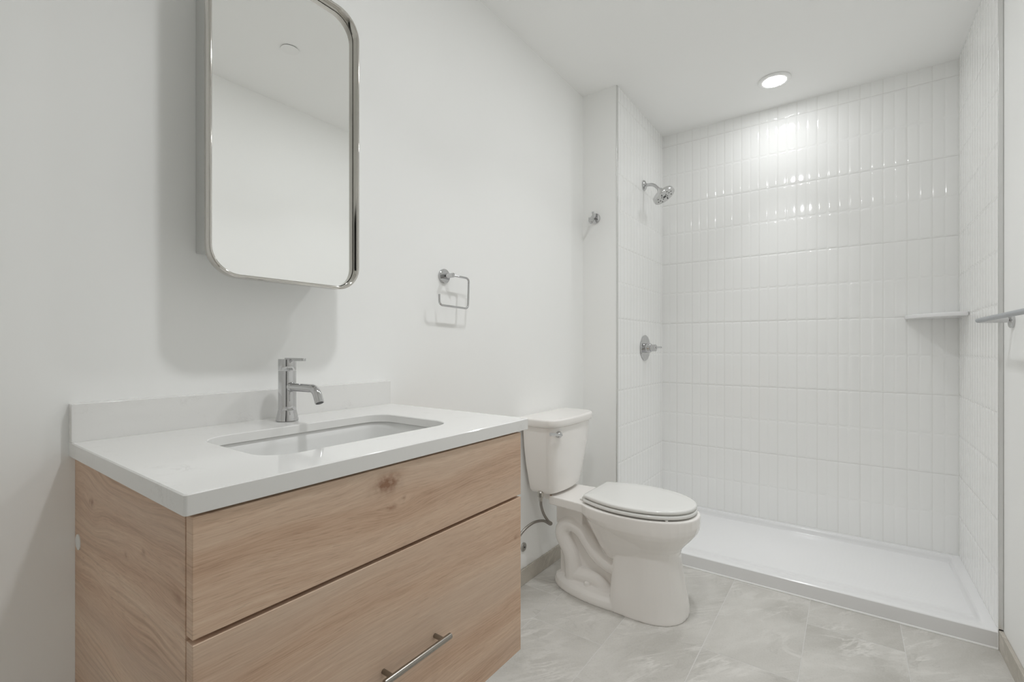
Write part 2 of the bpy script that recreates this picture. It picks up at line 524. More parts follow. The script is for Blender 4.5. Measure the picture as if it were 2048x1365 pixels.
def relief(tu, tv):
    """height (m) of the tile face at fractions tu, tv of a tile; two by two raised lozenges with round ends"""
    du = min(tu, 1 - tu) * PITCH; dv = min(tv, 1 - tv) * TP
    edge = min(du, dv)
    cw, ch = PITCH / 2, TP / 2
    x = (tu * 2) % 1.0 if tu < 1 else 0.0
    y = (tv * 2) % 1.0 if tv < 1 else 0.0
    px = abs(x - 0.5) * cw; py = abs(y - 0.5) * ch
    a = cw / 2 - 0.0016; hh = ch / 2 - 0.0024 - a * 0.50
    qy = max(py - hh, 0.0)
    d = a - math.hypot(px, qy * 2.0) if qy > 0 else a - px
    t = max(0.0, min(1.0, d / 0.0070))
    h = 0.0011 * (1 - (1 - t) ** 2.2) + 0.0003 * (1 - (px / a) ** 2 if px < a else 0)
    if dv < 0.0009: h = -0.0006
    elif du < 0.0009: h = -0.00025
    elif edge < 0.0030: h = min(h, 0.0)
    return h

def tile_wall(name, plane, u0, u1, ujoints, sign):
    """plane: ('Y', y) back wall along x, or ('X', x) side wall along y; relief points along sign on the plane's axis"""
    z0, z1 = PAN_H - 0.001, CEIL
    us = axis_samples(u0, u1, ujoints, SUB_U)
    zj = [CEIL - 0.0779 - TP * i for i in range(7, -2, -1)]
    vs = axis_samples(z0, z1, zj, SUB_V)
    H = {}
    verts = []
    for p, t in us:
        for q, s in vs:
            key = (round(t, 4), round(s, 4))
            if key not in H: H[key] = relief(t, s)
            h = plane[1] + sign * (H[key] - 0.002)
            verts.append((p, h, q) if plane[0] == 'Y' else (h, p, q))
    nv = len(vs); nu = len(us)
    idx = np.arange(nu * nv).reshape(nu, nv)
    fq = np.stack([idx[:-1, :-1], idx[1:, :-1], idx[1:, 1:], idx[:-1, 1:]], -1).reshape(-1, 4)
    if (plane[0] == 'Y' and sign > 0) or (plane[0] == 'X' and sign < 0):
        fq = fq[:, ::-1]
    me = bpy.data.meshes.new(name)
    me.from_pydata(verts, [], fq.tolist())
    me.materials.append(M['tile'])
    me.materials.append(M['grout'])
    me.materials.append(M['grout_light'])
    # grout faces lie in the joints
    tu = np.array([t for _, t in us]); tv = np.array([t for _, t in vs])
    mu = (np.minimum(tu, 1 - tu) * PITCH < 0.0010); mv = (np.minimum(tv, 1 - tv) * TP < 0.0010)
    fu = mu[:-1] | mu[1:]; fv = mv[:-1] | mv[1:]
    mi = np.where(fv[None, :], 1, np.where(fu[:, None], 2, 0)).astype(np.int32).reshape(-1)
    me.polygons.foreach_set('material_index', mi)
    me.shade_smooth()
    o = bpy.data.objects.new(name, me)
    COL.objects.link(o)
    o['kind'] = 'structure'
    return o
tile_wall('wall_shower_back', ('Y', YB), XS0 - 0.004, XS1 + 0.004, [0.2013 + PITCH * k for k in range(-1, 17)], -1)
tile_wall('wall_shower_left', ('X', XS0), PAN_Y + 0.001, YB + 0.004, [YB - 0.03 - PITCH * k for k in range(10, -2, -1)], 1)
tile_wall('wall_shower_right', ('X', XS1), PAN_Y + 0.001, YB + 0.004, [YB - 0.05 - PITCH * k for k in range(10, -2, -1)], -1)

# metal tile edges and the bead of sealant
struct('trim_1', MB().box(XS0 - 0.0045, XS0 + 0.0005, YST - 0.0022, PAN_Y + 0.003, PAN_H, CEIL), M['trim'], bevel=0.001, bseg=2)
struct('trim_2', MB().box(XS1 - 0.001, XW - 0.0005, PAN_Y - 0.003, PAN_Y + 0.004, 0.076, CEIL), M['trim'], bevel=0.001, bseg=2)
cl = MB()
cl.tube([(XS0 - 0.01, PAN_Y + 0.0025, 0.0), (XW - 0.014, PAN_Y + 0.0025, 0.0)], 0.0065, 12)
struct('trim_3', cl, M['caulk'])
struct('trim_4', MB().box(XS1 - 0.002, XW - 0.0125, PAN_Y - 0.0015, PAN_Y + 0.012, 0.0, 0.074), M['caulk'], bevel=0.001, bseg=2)

# ------------------------------------------------------------------ shower pan
def shower_pan():
    t = thing('shower_pan', 'low white shower pan with raised ledge, filling the tiled alcove floor', 'shower pan', (0.94, 2.80, 0))
    x0, x1, y0, y1 = XS0 - 0.003, XS1 + 0.003, PAN_Y, YB + 0.003
    xs = [x0, x0 + .012, x0 + .030, x0 + .033, x0 + .036, x0 + .039, x0 + .043, x0 + .046, x0 + .058] + list(np.linspace(x0 + .08, x1 - .08, 40)) + [x1 - .058, x1 - .046, x1 - .043, x1 - .039, x1 - .036, x1 - .033, x1 - .030, x1 - .012, x1]
    ys = [y0, y0 + .003, y0 + .008, y0 + .02, y0 + .035, y0 + .05, y0 + .07] + list(np.linspace(y0 + .09, y1 - .08, 120)) + [y1 - .058, y1 - .046, y1 - .043, y1 - .039, y1 - .036, y1 - .033, y1 - .030, y1 - .012, y1]
    def h(x, y):
        d = min(x - x0, x1 - x, y1 - y)
        top = PAN_H
        fr = y - y0
        base = 0.036 - 0.006 * min(1.0, d / 0.6)
        if fr < 0.003: return top - 0.004
        if fr < 0.008: return top - 0.0008
        # front apron rolls gently down into the floor
        s = min(1.0, max(0.0, (fr - 0.010) / 0.17)); s = s * s * (3 - 2 * s)
        z = top + (base - top) * s
        if d < 0.033: z = top
        elif d < 0.046:
            k = (d - 0.033) / 0.013; k = k * k * (3 - 2 * k)
            z = top + (z - top) * k
        elif s > 0.9 and d > 0.1 and x > 0.9:
            z += 0.00022 * min(1.0, (x - 0.9) / 0.3) * math.sin(fr * 2 * PI / 0.026)
        return z
    vs = [(x, y, h(x, y)) for x in xs for y in ys]
    ny = len(ys)
    fs = [(i * ny + j, (i + 1) * ny + j, (i + 1) * ny + j + 1, i * ny + j + 1) for i in range(len(xs) - 1) for j in range(ny - 1)]
    m = MB().add(vs, fs)
    # apron and sides down to the floor
    rim = [(i, 0) for i in range(len(xs))] + [(len(xs) - 1, j) for j in range(1, ny)] + [(i, ny - 1) for i in range(len(xs) - 2, -1, -1)] + [(0, j) for j in range(ny - 2, 0, -1)]
    top = [vs[i * ny + j] for i, j in rim]
    bot = [(p[0], p[1], 0.0) for p in top]
    m.loft([bot, top], True, False)
    m.build('basin', M['acrylic'], t, angle=50)
shower_pan()

# ------------------------------------------------------------------ vanity
CY0, CY1, CX = 0.2342, 1.0092, 0.5600       # countertop footprint
CT, CTH = 0.9201, 0.0283
VY0, VY1, VX = 0.2435, 0.979, 0.557         # cabinet
VZ0, VZ1 = 0.336, CT - CTH
GAP = 0.7275
VL = (0.28, 0.61, VZ0)
def rel(y, z): return (y - VL[1], z - VL[2])
front_knots = [(*rel(0.556, 0.858), 0.042, 1.0), (*rel(0.592, 0.822), 0.008, 0.9), (*rel(0.563, 0.813), 0.016, 0.8), (*rel(0.955, 0.628), 0.013, 0.5)]
side_knots = [(0.112 - VL[0], 0.821 - VZ0, 0.020, 0.8), (0.383 - VL[0], 0.800 - VZ0, 0.012, 0.7), (0.306 - VL[0], 0.775 - VZ0, 0.011, 0.7), (0.512 - VL[0], 0.772 - VZ0, 0.022, 0.4), (0.534 - VL[0], 0.815 - VZ0, 0.012, 0.5)]
M['wood_front'] = wood_material('oak_front', 'Y', 1.3, front_knots)
M['wood_drawer'] = wood_material('oak_drawer', 'Y', 14.6, [front_knots[3]])
M['wood_side'] = wood_material('oak_side', 'X', 5.1, side_knots, 0.10, 0.65)
M['carcass'] = plain('carcass', (0.10, 0.07, 0.05), 0.6, noise=0.05)

def vanity():
    t = thing('vanity_cabinet', 'pale oak vanity cabinet hung on the wall under the white countertop', 'cabinet', VL)
    for y0, y1 in ((VY0, VY0 + 0.018), (VY1 - 0.018, VY1)):
        MB().box(0.0, VX - 0.0205, y0, y1, VZ0, VZ1).build('side_panel', M['wood_side'], t, bevel=0.0008, bseg=2)
    b = MB()
    b.box(0.0, VX - 0.022, VY0 + 0.018, VY1 - 0.018, VZ0 + 0.001, VZ0 + 0.019)
    b.box(0.0, 0.012, VY0 + 0.018, VY1 - 0.018, VZ0 + 0.019, VZ1 - 0.002)
    b.box(VX - 0.10, VX - 0.022, VY0 + 0.018, VY1 - 0.018, VZ1 - 0.02, VZ1 - 0.001)
    b.box(VX - 0.040, VX - 0.022, VY0 + 0.018, VY1 - 0.018, GAP - 0.04, GAP + 0.04)
    b.build('carcass', M['carcass'], t, smooth=False)
    MB().box(VX - 0.020, VX, VY0 + 0.001, VY1 - 0.001, GAP + 0.0033, VZ1 - 0.004).build('front_panel', M['wood_front'], t, bevel=0.0012, bseg=2)
    d = MB().box(VX - 0.020, VX, VY0 + 0.001, VY1 - 0.001, VZ0, GAP - 0.0033).build('drawer', M['wood_drawer'], t, bevel=0.0012, bseg=2)
    h = MB()
    hz, hx = 0.5235, VX + 0.026
    for y in (0.545, 0.673):
        h.lathe([(0.0045, -0.003), (0.0045, 0.026)], (VX, y, hz), 'X', 20)
    h.lathe([(0.0050, 0.0), (0.0058, 0.0008), (0.0058, 0.1652), (0.0050, 0.166)], (hx, 0.526, hz), 'Y', 28)
    h.build('handle', M['bronze'], d, angle=40)
    for (x, y, z, s) in ((0.026, VY0, 0.728, -1), (0.520, VY1, 0.735, 1)):
        q = MB()
        q.lathe([(0.0150, 0.0), (0.0150, 0.0015), (0.012, 0.0026)], (x, y, z), (0, s, 0), 28)
        o = q.build('bumper', M['white'], t)
        o['label'] = 'white round plastic cap'
vanity()

HX0, HX1, HY0, HY1, HR = 0.172, 0.450, 0.392, 0.843, 0.058   # sink cut-out
def countertop():
    t = thing('countertop', 'white quartz countertop with a rectangular sink cut-out on the oak vanity', 'countertop', (0.28, 0.62, CT - CTH))
    m = MB()
    hole = rrect(HX0, HX1, HY0, HY1, HR, 10)
    n = len(hole)
    # outline points matched to the hole points so that top and bottom are clean rings of quads
    cxm, cym = (HX0 + HX1) / 2, (HY0 + HY1) / 2
    def out_pts(x0, x1, y0, y1):
        k = n // 4
        cor = [(x1, y0), (x1, y1), (x0, y1), (x0, y0)]
        res = []
        for i in range(4):
            res += [cor[i]] * k
        return res
    e = 0.0018
    slab = CT - 0.020
    ring = lambda pts, z: [(p[0], p[1], z) for p in pts]
    rings = [ring(hole, slab), ring(hole, CT - e), ring(rrect(HX0 - e, HX1 + e, HY0 - e, HY1 + e, HR + e, 10), CT)]
    m.loft(rings, False, False)
    # top face and bottom face with the hole
    bm = bmesh.new()
    def face_with_hole(outer, inner, z):
        b2 = bmesh.new()
        ov = [b2.verts.new((p[0], p[1], z)) for p in outer]; iv = [b2.verts.new((p[0], p[1], z)) for p in inner]
        es = [b2.edges.new((ov[i], ov[(i + 1) % len(ov)])) for i in range(len(ov))] + [b2.edges.new((iv[i], iv[(i + 1) % len(iv)])) for i in range(len(iv))]
        bmesh.ops.triangle_fill(b2, use_beauty=True, edges=es, use_dissolve=False)
        b2.verts.index_update()
        m.add([v.co.copy() for v in b2.verts], [tuple(v.index for v in f.verts) for f in b2.faces])
        b2.free()
    x0, x1, y0, y1 = 0.0, CX, CY0, CY1
    def outline(inset, r):
        return arc((x1 - r - inset, y0 + r + inset), r, -PI / 2, 0, 5) + arc((x1 - r - inset, y1 - r - inset), r, 0, PI / 2, 5) + [(x0, y1 - inset), (x0, y0 + inset)]
    face_with_hole(outline(e, 0.004), rrect(HX0 - e, HX1 + e, HY0 - e, HY1 + e, HR + e, 10), CT)
    face_with_hole(outline(0.03, 0.004), hole, slab)
    o0, o1, o2, o3, o4 = outline(e, 0.004), outline(0, 0.005), outline(0, 0.005), outline(0.001, 0.005), outline(0.03, 0.004)
    m.loft([ring(o0, CT), ring(o1, CT - e), ring(o2, CT - CTH + 0.001), ring(o3, CT - CTH), ring(o4, CT - CTH), ring(o4, slab)], False, False)
    o = m.build('slab', M['quartz'], t, angle=50)
    bm_ = bmesh.new(); bm_.from_mesh(o.data)
    bmesh.ops.remove_doubles(bm_, verts=bm_.verts, dist=1e-5)
    bmesh.ops.recalc_face_normals(bm_, faces=bm_.faces)
    bm_.to_mesh(o.data); bm_.free()
    o.data.shade_smooth(); o.data.set_sharp_from_angle(angle=math.radians(30))
    MB().box(0.0, 0.020, CY0, CY1 - 0.002, CT - 0.0004, CT + 0.0744).build('backsplash', M['quartz'], t, bevel=0.0012, bseg=2)
countertop()

def sink():
    t = thing('sink_basin', 'white undermount sink basin below the cut-out in the countertop', 'sink', (0.31, 0.62, CT - 0.17))
    m = MB()
    def rr(d, z, r):
        return [(p[0], p[1], z) for p in rrect(HX0 - d, HX1 + d, HY0 - d, HY1 + d, max(r, 0.01), 10)]
    zt = CT - 0.0205
    prof = [(0.030, zt - 0.012, 0.085), (0.030, zt, 0.085), (0.008, zt, 0.066), (0.004, zt - 0.004, 0.062), (0.000, zt - 0.020, 0.060), (-0.004, zt - 0.09, 0.060),
            (-0.010, zt - 0.115, 0.058), (-0.024, zt - 0.132, 0.052), (-0.050, zt - 0.140, 0.04), (-0.10, zt - 0.143, 0.03), (-0.128, zt - 0.145, 0.012)]
    m.loft([rr(*p) for p in prof], False, True)
    out = [(0.030, zt - 0.012, 0.085), (0.012, zt - 0.03, 0.07), (0.006, zt - 0.12, 0.06), (-0.03, zt - 0.15, 0.05), (-0.128, zt - 0.155, 0.012)]
    m.loft([rr(*p) for p in out], False, True)
    m.build('bowl', M['basin'], t, angle=60)
    d = MB()
    d.lathe([(0.021, 0.0), (0.022, 0.002), (0.016, 0.0035), (0.0, 0.003)], ((HX0 + HX1) / 2, (HY0 + HY1) / 2, zt - 0.1448), 'Z', 32)
    d.build('drain', M['chrome'], t)
sink()

def faucet():
    fx, fy, z = 0.090, 0.6225, CT + 0.0003
    t = thing('faucet', 'chrome single lever faucet standing behind the sink on the countertop', 'faucet', (fx, fy, z))
    b = MB()
    b.lathe([(0.0250, 0.0), (0.0262, 0.0012), (0.0260, 0.004), (0.0248, 0.010), (0.0232, 0.017), (0.0219, 0.023), (0.0213, 0.0268), (0.0208, 0.0272), (0.0208, 0.1245), (0.0203, 0.1255)], (fx, fy, z), 'Z', 56)
    b.build('body', M['chrome'], t, angle=28)
    c = MB()
    c.lathe([(0.0203, 0.1262), (0.0210, 0.1272), (0.0210, 0.1535), (0.0204, 0.1545)], (fx, fy, z), 'Z', 56)
    cap = c.build('lever', M['chrome'], t, angle=40)
    l = MB()
    pts = rrect(fx - 0.004, fx + 0.077, fy - 0.0065, fy + 0.0065, 0.0045, 5)
    l.loft([[(p[0], p[1], z + 0.1505) for p in pts], [(p[0], p[1], z + 0.1575) for p in pts]])
    l.build('grip', M['chrome'], cap, bevel=0.001, bseg=2)
    s = MB()
    path = fillet([(fx + 0.012, fy, z + 0.0850), (fx + 0.1270, fy, z + 0.0860), (fx + 0.1425, fy, z + 0.0535)], 0.034, 16)
    s.tube(path, 0.0102, 28)
    s.lathe([(0.0125, 0.0), (0.0122, 0.003), (0.0108, 0.006), (0.0102, 0.010)], (fx + 0.0185, fy, z + 0.0852), 'X', 32)
    sp = s.build('spout', M['chrome'], t, angle=50)
    a = MB()
    e = path[-1]; dr = (path[-1] - path[-2]).normalized()
    a.lathe([(0.0084, -0.001), (0.0084, 0.0006), (0.0060, 0.0007)], e, dr, 28)
    a.build('aerator', M['rubber'], sp)
faucet()

# ------------------------------------------------------------------ mirror cabinet
def mirror():
    y0, y1, z0, z1 = 0.4285, 0.8075, 1.2595, 2.019
    t = thing('mirror_cabinet', 'tall round cornered mirror cabinet with a polished metal frame above the sink', 'mirror', (0.0, (y0 + y1) / 2, z0))
    MB().box(0.0005, 0.1045, y0 + 0.024, y1 - 0.024, z0 + 0.063, z1 - 0.06).build('cabinet_box', M['box'], t, bevel=0.001, bseg=2)
    R = 0.066
    def rr(d, x, r):
        return [(x, p[0], p[1]) for p in rrect(y0 + d, y1 - d, z0 + d, z1 - d, max(r, 0.004), 14)]
    X0, X1, fw_ = 0.1065, 0.1310, 0.0082
    f = MB()
    prof = [(0.0030, X0), (0.0006, X0 + 0.0015), (0.0, X0 + 0.004), (0.0, X1 - 0.0045), (0.0007, X1 - 0.0020), (0.0024, X1 - 0.0004), (0.0042, X1), (0.0060, X1 - 0.0004), (0.0075, X1 - 0.0018), (fw_, X1 - 0.0042), (fw_, X0 + 0.001), (0.0030, X0)]
    f.loft([rr(d, x, R - d) for d, x in prof], False, False)
    f.build('frame', M['nickel'], t, angle=40)
    k = MB()
    k.loft([rr(fw_ - 0.0005, X0 + 0.0028, R - fw_), rr(fw_ + 0.0020, X0 + 0.0028, R - fw_ - 0.002)], False, False)
    k.build('gap_shade', M['gap_shade'], t)  # black strip paints the dark gap between glass and frame
    g = MB()
    g.loft([rr(fw_ + 0.0012, X0 - 0.002, R - fw_ - 0.0012), rr(fw_ + 0.0012, X0 + 0.0036, R - fw_ - 0.0012), rr(fw_ + 0.0017, X0 + 0.0040, R - fw_ - 0.0017)], True, True)
    g.build('mirror_glass', M['mirror'], t, angle=20)
mirror()

# ------------------------------------------------------------------ wall fittings
def paper_holder():
    cy, cz = 1.273, 1.370
    t = thing('toilet_paper_holder', 'chrome toilet paper holder with an open square ring beside the mirror', 'paper holder', (0, cy, cz))
    MB().lathe([(0.0270, 0.0), (0.0270, 0.0075), (0.0255, 0.009), (0.0, 0.0092)], (0, cy, cz), 'X', 48).build('rosette', M['chrome'], t)
    MB().lathe([(0.0085, 0.008), (0.0085, 0.050), (0.0078, 0.0515)], (0, cy, cz), 'X', 28).build('post', M['chrome'], t)
    x = 0.044
    ring = fillet([(x, cy - 0.004, cz), (x, cy + 0.094, cz - 0.001), (x, cy + 0.088, cz - 0.118), (x, cy - 0.066, cz - 0.114), (x, cy - 0.067, cz - 0.076)], 0.016, 8)
    MB().tube(ring, 0.0042, 16).build('ring', M['chrome'], t)
paper_holder()

def robe_hook():
    cx, y, cz = 0.0785, YST, 1.8255
    t = thing('robe_hook', 'small chrome robe hook high on the narrow wall beside the shower', 'hook', (cx, y, cz))
    MB().lathe([(0.0290, 0.0), (0.0290, 0.007), (0.0272, 0.0085), (0.0, 0.0087)], (cx, y, cz), (0, -1, 0), 48).build('rosette', M['chrome'], t)
    h = MB()
    h.lathe([(0.0085, 0.008), (0.0085, 0.030)], (cx, y, cz), (0, -1, 0), 24)
    h.tube(fillet([(cx, y - 0.028, cz - 0.004), (cx, y - 0.050, cz - 0.034), (cx, y - 0.072, cz - 0.034), (cx, y - 0.074, cz - 0.010)], 0.012, 8), 0.0065, 16)
    h.tube([(cx, y - 0.026, cz - 0.004), (cx, y - 0.034, cz + 0.032)], 0.0062, 16)
    h.build('hook', M['chrome'], t)
robe_hook()

def shower_head():
    y, z = 2.821, 2.103
    x = XS0 + 0.0005
    t = thing('showerhead', 'chrome shower head on a bent arm high on the left shower wall', 'shower head', (x, y, z))
    MB().lathe([(0.031, 0.0), (0.031, 0.003), (0.026, 0.009), (0.012, 0.013), (0.0105, 0.018)], (x, y, z), 'X', 44).build('flange', M['chrome'], t)
    d = Vector((0.52, -0.10, -0.85)).normalized()
    arm = fillet([(x + 0.004, y, z), (x + 0.058, y, z - 0.004), (x + 0.118, y - 0.006, z - 0.070)], 0.055, 12)
    MB().tube(arm, 0.0095, 20).build('arm', M['chrome'], t)
    c = Vector((0.3335, y - 0.006, 2.012))
    nrm = Vector((0.55, -0.02, -0.83)).normalized()
    top = c - nrm * 0.052
    hd = MB()
    hd.lathe([(0.0115, -0.006), (0.0165, 0.0), (0.0180, 0.008), (0.0180, 0.016), (0.027, 0.022), (0.031, 0.027), (0.034, 0.030), (0.058, 0.032), (0.0655, 0.035), (0.0675, 0.040), (0.0675, 0.053), (0.0660, 0.0570), (0.060, 0.0580), (0.0, 0.0580)], top, nrm, 56)
    h = hd.build('head', M['satin_chrome'], t, angle=40)
    face = top + nrm * 0.0582
    u = nrm.cross(Vector((0, 1, 0))).normalized(); v = nrm.cross(u)
    nz = MB()
    nz.lathe([(0.010, -0.001), (0.010, 0.0012), (0.0, 0.0014)], face, nrm, 24)
    for rr_, ks in ((0.020, 4), (0.033, 4), (0.046, 8)):
        for k in range(ks):
            a = 2 * PI * (k + (0.5 if rr_ < 0.025 else 0.12)) / ks
            p = face + (u * math.cos(a) + v * math.sin(a)) * rr_
            nz.lathe([(0.0034, -0.001), (0.0034, 0.0012), (0.0, 0.0014)], p, nrm, 12)
    nz.build('nozzles', M['rubber'], h)
shower_head()

def shower_valve():
    y, z, x = 2.835, 1.0985, XS0 + 0.0005
    t = thing('shower_valve', 'round chrome shower valve trim with a lever, below the shower head', 'shower valve', (x, y, z))
    MB().lathe([(0.0790, 0.0), (0.0790, 0.0030), (0.0760, 0.0065), (0.0, 0.0075)], (x, y, z), 'X', 64).build('plate', M['chrome'], t)
    MB().lathe([(0.0290, 0.004), (0.0290, 0.036), (0.0275, 0.0385), (0.0215, 0.039), (0.0215, 0.068), (0.018, 0.0715), (0.0, 0.072)], (x, y, z), 'X', 48).build('sleeve', M['chrome'], t, angle=40)
    l = MB()
    l.tube([(x + 0.062, y - 0.006, z + 0.004), (x + 0.085, y - 0.010, z + 0.004), (x + 0.108, y - 0.016, z + 0.004)], [0.0062, 0.0055, 0.0050], 16)
    l.build('lever', M['chrome'], t)
shower_valve()

def corner_shelf():
    x, y, z = XS1 - 0.0012, YB - 0.0012, 1.2485
    t = thing('corner_shelf', 'white corner shelf in the back right corner of the shower', 'shelf', (x, y, z))
    a, b = 0.207, 0.247
    pts = [(x, y)] + [(x - a * math.cos(k / 20 * PI / 2) ** 1.25, y - b * math.sin(k / 20 * PI / 2) ** 1.25) for k in range(21)]
    m = MB()
    m.loft([[(p[0], p[1], z) for p in pts], [(p[0], p[1], z + 0.019) for p in pts]])
    m.build('slab', M['acrylic'], t, bevel=0.004, bseg=3)
corner_shelf()

def towel_bar():
    z, bx = 1.1985, 1.6065
    t = thing('towel_bar', 'grey metal towel bar on the right wall just outside the shower', 'towel bar', (XW, 2.0, z))
    for y in (2.300, 1.690):
        MB().lathe([(0.0265, 0.0), (0.0265, 0.007), (0.0250, 0.0085), (0.0, 0.0087)], (XW, y, z - 0.002), (-1, 0, 0), 44).build('rosette', M['chrome'], t)
        MB().lathe([(0.0090, 0.008), (0.0085, 0.0835)], (XW, y, z - 0.001), (-1, 0, 0), 24).build('post', M['chrome'], t)
    MB().lathe([(0.0060, 0.0), (0.0080, 0.002), (0.0080, 0.638), (0.0060, 0.640)], (bx, 1.675, z), 'Y', 24).build('bar', M['satin'], t)
towel_bar()

# ------------------------------------------------------------------ toilet
TY = 1.966
def toilet():
    t = thing('toilet', 'white two piece toilet with closed lid between the vanity and the shower', 'toilet', (0.38, TY, 0))
    # --- bowl, pedestal, trapway and foot grown into one porcelain body
    m = MB()
    N = 40
    def egg(xb, xf, hw, z, pf=2.2, pb=2.6, split=0.45):
        """closed plan outline, front rounded (pf), back squarer (pb)"""
        xm = xb + (xf - xb) * split
        out = []
        for k in range(N):
            a = 2 * PI * k / N
            c, s_ = math.cos(a), math.sin(a)
            p = pf if c >= 0 else pb
            x = xm + (xf - xm if c >= 0 else xm - xb) * math.copysign(abs(c) ** (2 / p), c)
            y = hw * math.copysign(abs(s_) ** (2 / p), s_)
            out.append((x, TY + y, z))
        return out
    ped = [(0.400, 0.703, 0.146, 0.000, 2.3, 6), (0.402, 0.703, 0.146, 0.010, 2.3, 6), (0.404, 0.697, 0.141, 0.060, 2.3, 6), (0.408, 0.685, 0.132, 0.130, 2.3, 6),
           (0.412, 0.672, 0.122, 0.200, 2.3, 6), (0.414, 0.668, 0.117, 0.245, 2.3, 6), (0.405, 0.674, 0.121, 0.268, 2.3, 4), (0.385, 0.690, 0.133, 0.290, 2.3, 3),
           (0.350, 0.713, 0.152, 0.316, 2.25, 2.6), (0.310, 0.733, 0.168, 0.340, 2.2, 2.5), (0.270, 0.744, 0.1775, 0.360, 2.15, 2.6), (0.248, 0.747, 0.180, 0.380, 2.15, 2.8), (0.245, 0.747, 0.180, 0.415, 2.15, 2.8), (0.247, 0.745, 0.178, 0.4200, 2.15, 2.8)]
    m.loft([egg(*p) for p in ped])
    # rear deck that carries the tank
    def bx(x0, x1, hw0, hw1, z0, z1):
        m.add([(x0, TY - hw0, z0), (x0, TY + hw0, z0), (x1, TY + hw1, z0), (x1, TY - hw1, z0),
               (x0, TY - hw0, z1), (x0, TY + hw0, z1), (x1, TY + hw1, z1), (x1, TY - hw1, z1)],
              [(0, 1, 2, 3), (7, 6, 5, 4), (0, 4, 5, 1), (1, 5, 6, 2), (2, 6, 7, 3), (3, 7, 4, 0)])
    bx(0.110, 0.400, 0.118, 0.146, 0.380, 0.4195)
    bx(0.060, 0.160, 0.085, 0.110, 0.390, 0.4195)
    # central web behind the pedestal
    bx(0.130, 0.440, 0.042, 0.042, 0.02, 0.40)
    bx(0.115, 0.260, 0.055, 0.075, 0.28, 0.40)
    # back of the bowl above the trap
    m.loft([egg(0.375, 0.50, 0.05, 0.165, 2.4, 2.4), egg(0.350, 0.55, 0.090, 0.195, 2.4, 2.4), egg(0.325, 0.60, 0.122, 0.240, 2.4, 2.4), egg(0.300, 0.64, 0.145, 0.290, 2.4, 2.4), egg(0.272, 0.66, 0.162, 0.340, 2.4, 2.4), egg(0.255, 0.66, 0.170, 0.40, 2.4, 2.4)])
    # trapway, an S bend standing out on both sides
    for s_ in (-1, 1):
        yy = TY + s_ * 0.052
        path = smooth_path([(0.450, yy, 0.140), (0.392, yy, 0.152), (0.330, yy, 0.180), (0.285, yy, 0.228), (0.247, yy, 0.272), (0.200, yy, 0.292), (0.160, yy, 0.270),
                            (0.150, yy, 0.232), (0.170, yy, 0.192), (0.192, yy, 0.150), (0.200, yy, 0.10), (0.203, yy, 0.02)], 6)
        m.tube(path, 0.037, 18)
        # low ridge running forward from the outlet
        m.tube(smooth_path([(0.205, yy, 0.062), (0.290, yy, 0.066), (0.335, yy, 0.055), (0.375, yy, 0.01)], 6), 0.034, 16)
    # foot
    foot = [(0.087, 0.50, 0.145, 0.0), (0.087, 0.50, 0.145, 0.012), (0.094, 0.50, 0.139, 0.030), (0.112, 0.50, 0.124, 0.042), (0.14, 0.50, 0.100, 0.047)]
    m.loft([egg(a, b, c, z, 3.0, 2.1, 0.70) for a, b, c, z in foot])
    bowl = m.build('bowl', M['porcelain'], t)
    r = bowl.modifiers.new('blend', 'REMESH'); r.mode = 'VOXEL'; r.voxel_size = 0.0026; r.use_smooth_shade = True
    sm = bowl.modifiers.new('soften', 'SMOOTH'); sm.factor = 0.5; sm.iterations = 9
    # --- tank
    def cham(x0, x1, hw, c, z, bow=0.010, rr_=0.012):
        """plan with cut front corners and a slightly bowed front"""
        fr = [(x1 + bow * (1 - (2 * k / 8 - 1) ** 2), -hw + c + (2 * hw - 2 * c) * k / 8) for k in range(9)]
        pts = [(x0, -hw + 0.006), (x0 + 0.006, -hw), (x1 - c * 0.75, -hw)] + [(x1 - c * 0.22, -hw + c * 0.42)] + fr + [(x1 - c * 0.22, hw - c * 0.42)] + [(x1 - c * 0.75, hw), (x0 + 0.006, hw), (x0, hw - 0.006)]
        return [(p[0], TY + p[1], z) for p in pts]
    k = MB()
    k.loft([cham(0.045, 0.105, 0.105, 0.03, 0.4225), cham(0.030, 0.142, 0.140, 0.040, 0.431), cham(0.024, 0.152, 0.149, 0.046, 0.446), cham(0.022, 0.158, 0.157, 0.048, 0.480),
            cham(0.018, 0.168, 0.174, 0.050, 0.560), cham(0.016, 0.178, 0.188, 0.052, 0.650), cham(0.015, 0.184, 0.195, 0.054, 0.7440)])
    k.build('tank', M['porcelain'], t, bevel=0.004, bseg=3)
    l = MB()
    l.loft([cham(0.008, 0.188, 0.203, 0.056, 0.7445), cham(0.004, 0.194, 0.209, 0.058, 0.749), cham(0.002, 0.197, 0.212, 0.058, 0.758), cham(0.002, 0.198, 0.213, 0.058, 0.774), cham(0.004, 0.195, 0.210, 0.057, 0.780), cham(0.010, 0.188, 0.203, 0.056, 0.7835)])
    l.build('tank_lid', M['porcelain'], t, bevel=0.004, bseg=3)
    # --- seat and lid
    def oval(g_, z):
        xb, xf, hw, hb, xm, rc = 0.286 + g_, 0.7345 - g_, 0.1775 - g_, 0.132 - g_, 0.475, 0.018
        right = []
        for k in range(25):                      # front half, then side tapering to the straight back edge
            a = PI / 2 * k / 24
            right.append((xm + (xf - xm) * math.cos(a) ** (2 / 2.15), hw * math.sin(a) ** (2 / 2.15)))
        for k in range(1, 11):
            q_ = k / 10
            right.append((xm + (xb + rc - xm) * q_, hw - (hw - hb) * q_ ** 1.8))
        for k in range(1, 7):
            a = PI / 2 * k / 6
            right.append((xb + rc - rc * math.sin(a), hb - rc + rc * math.cos(a)))
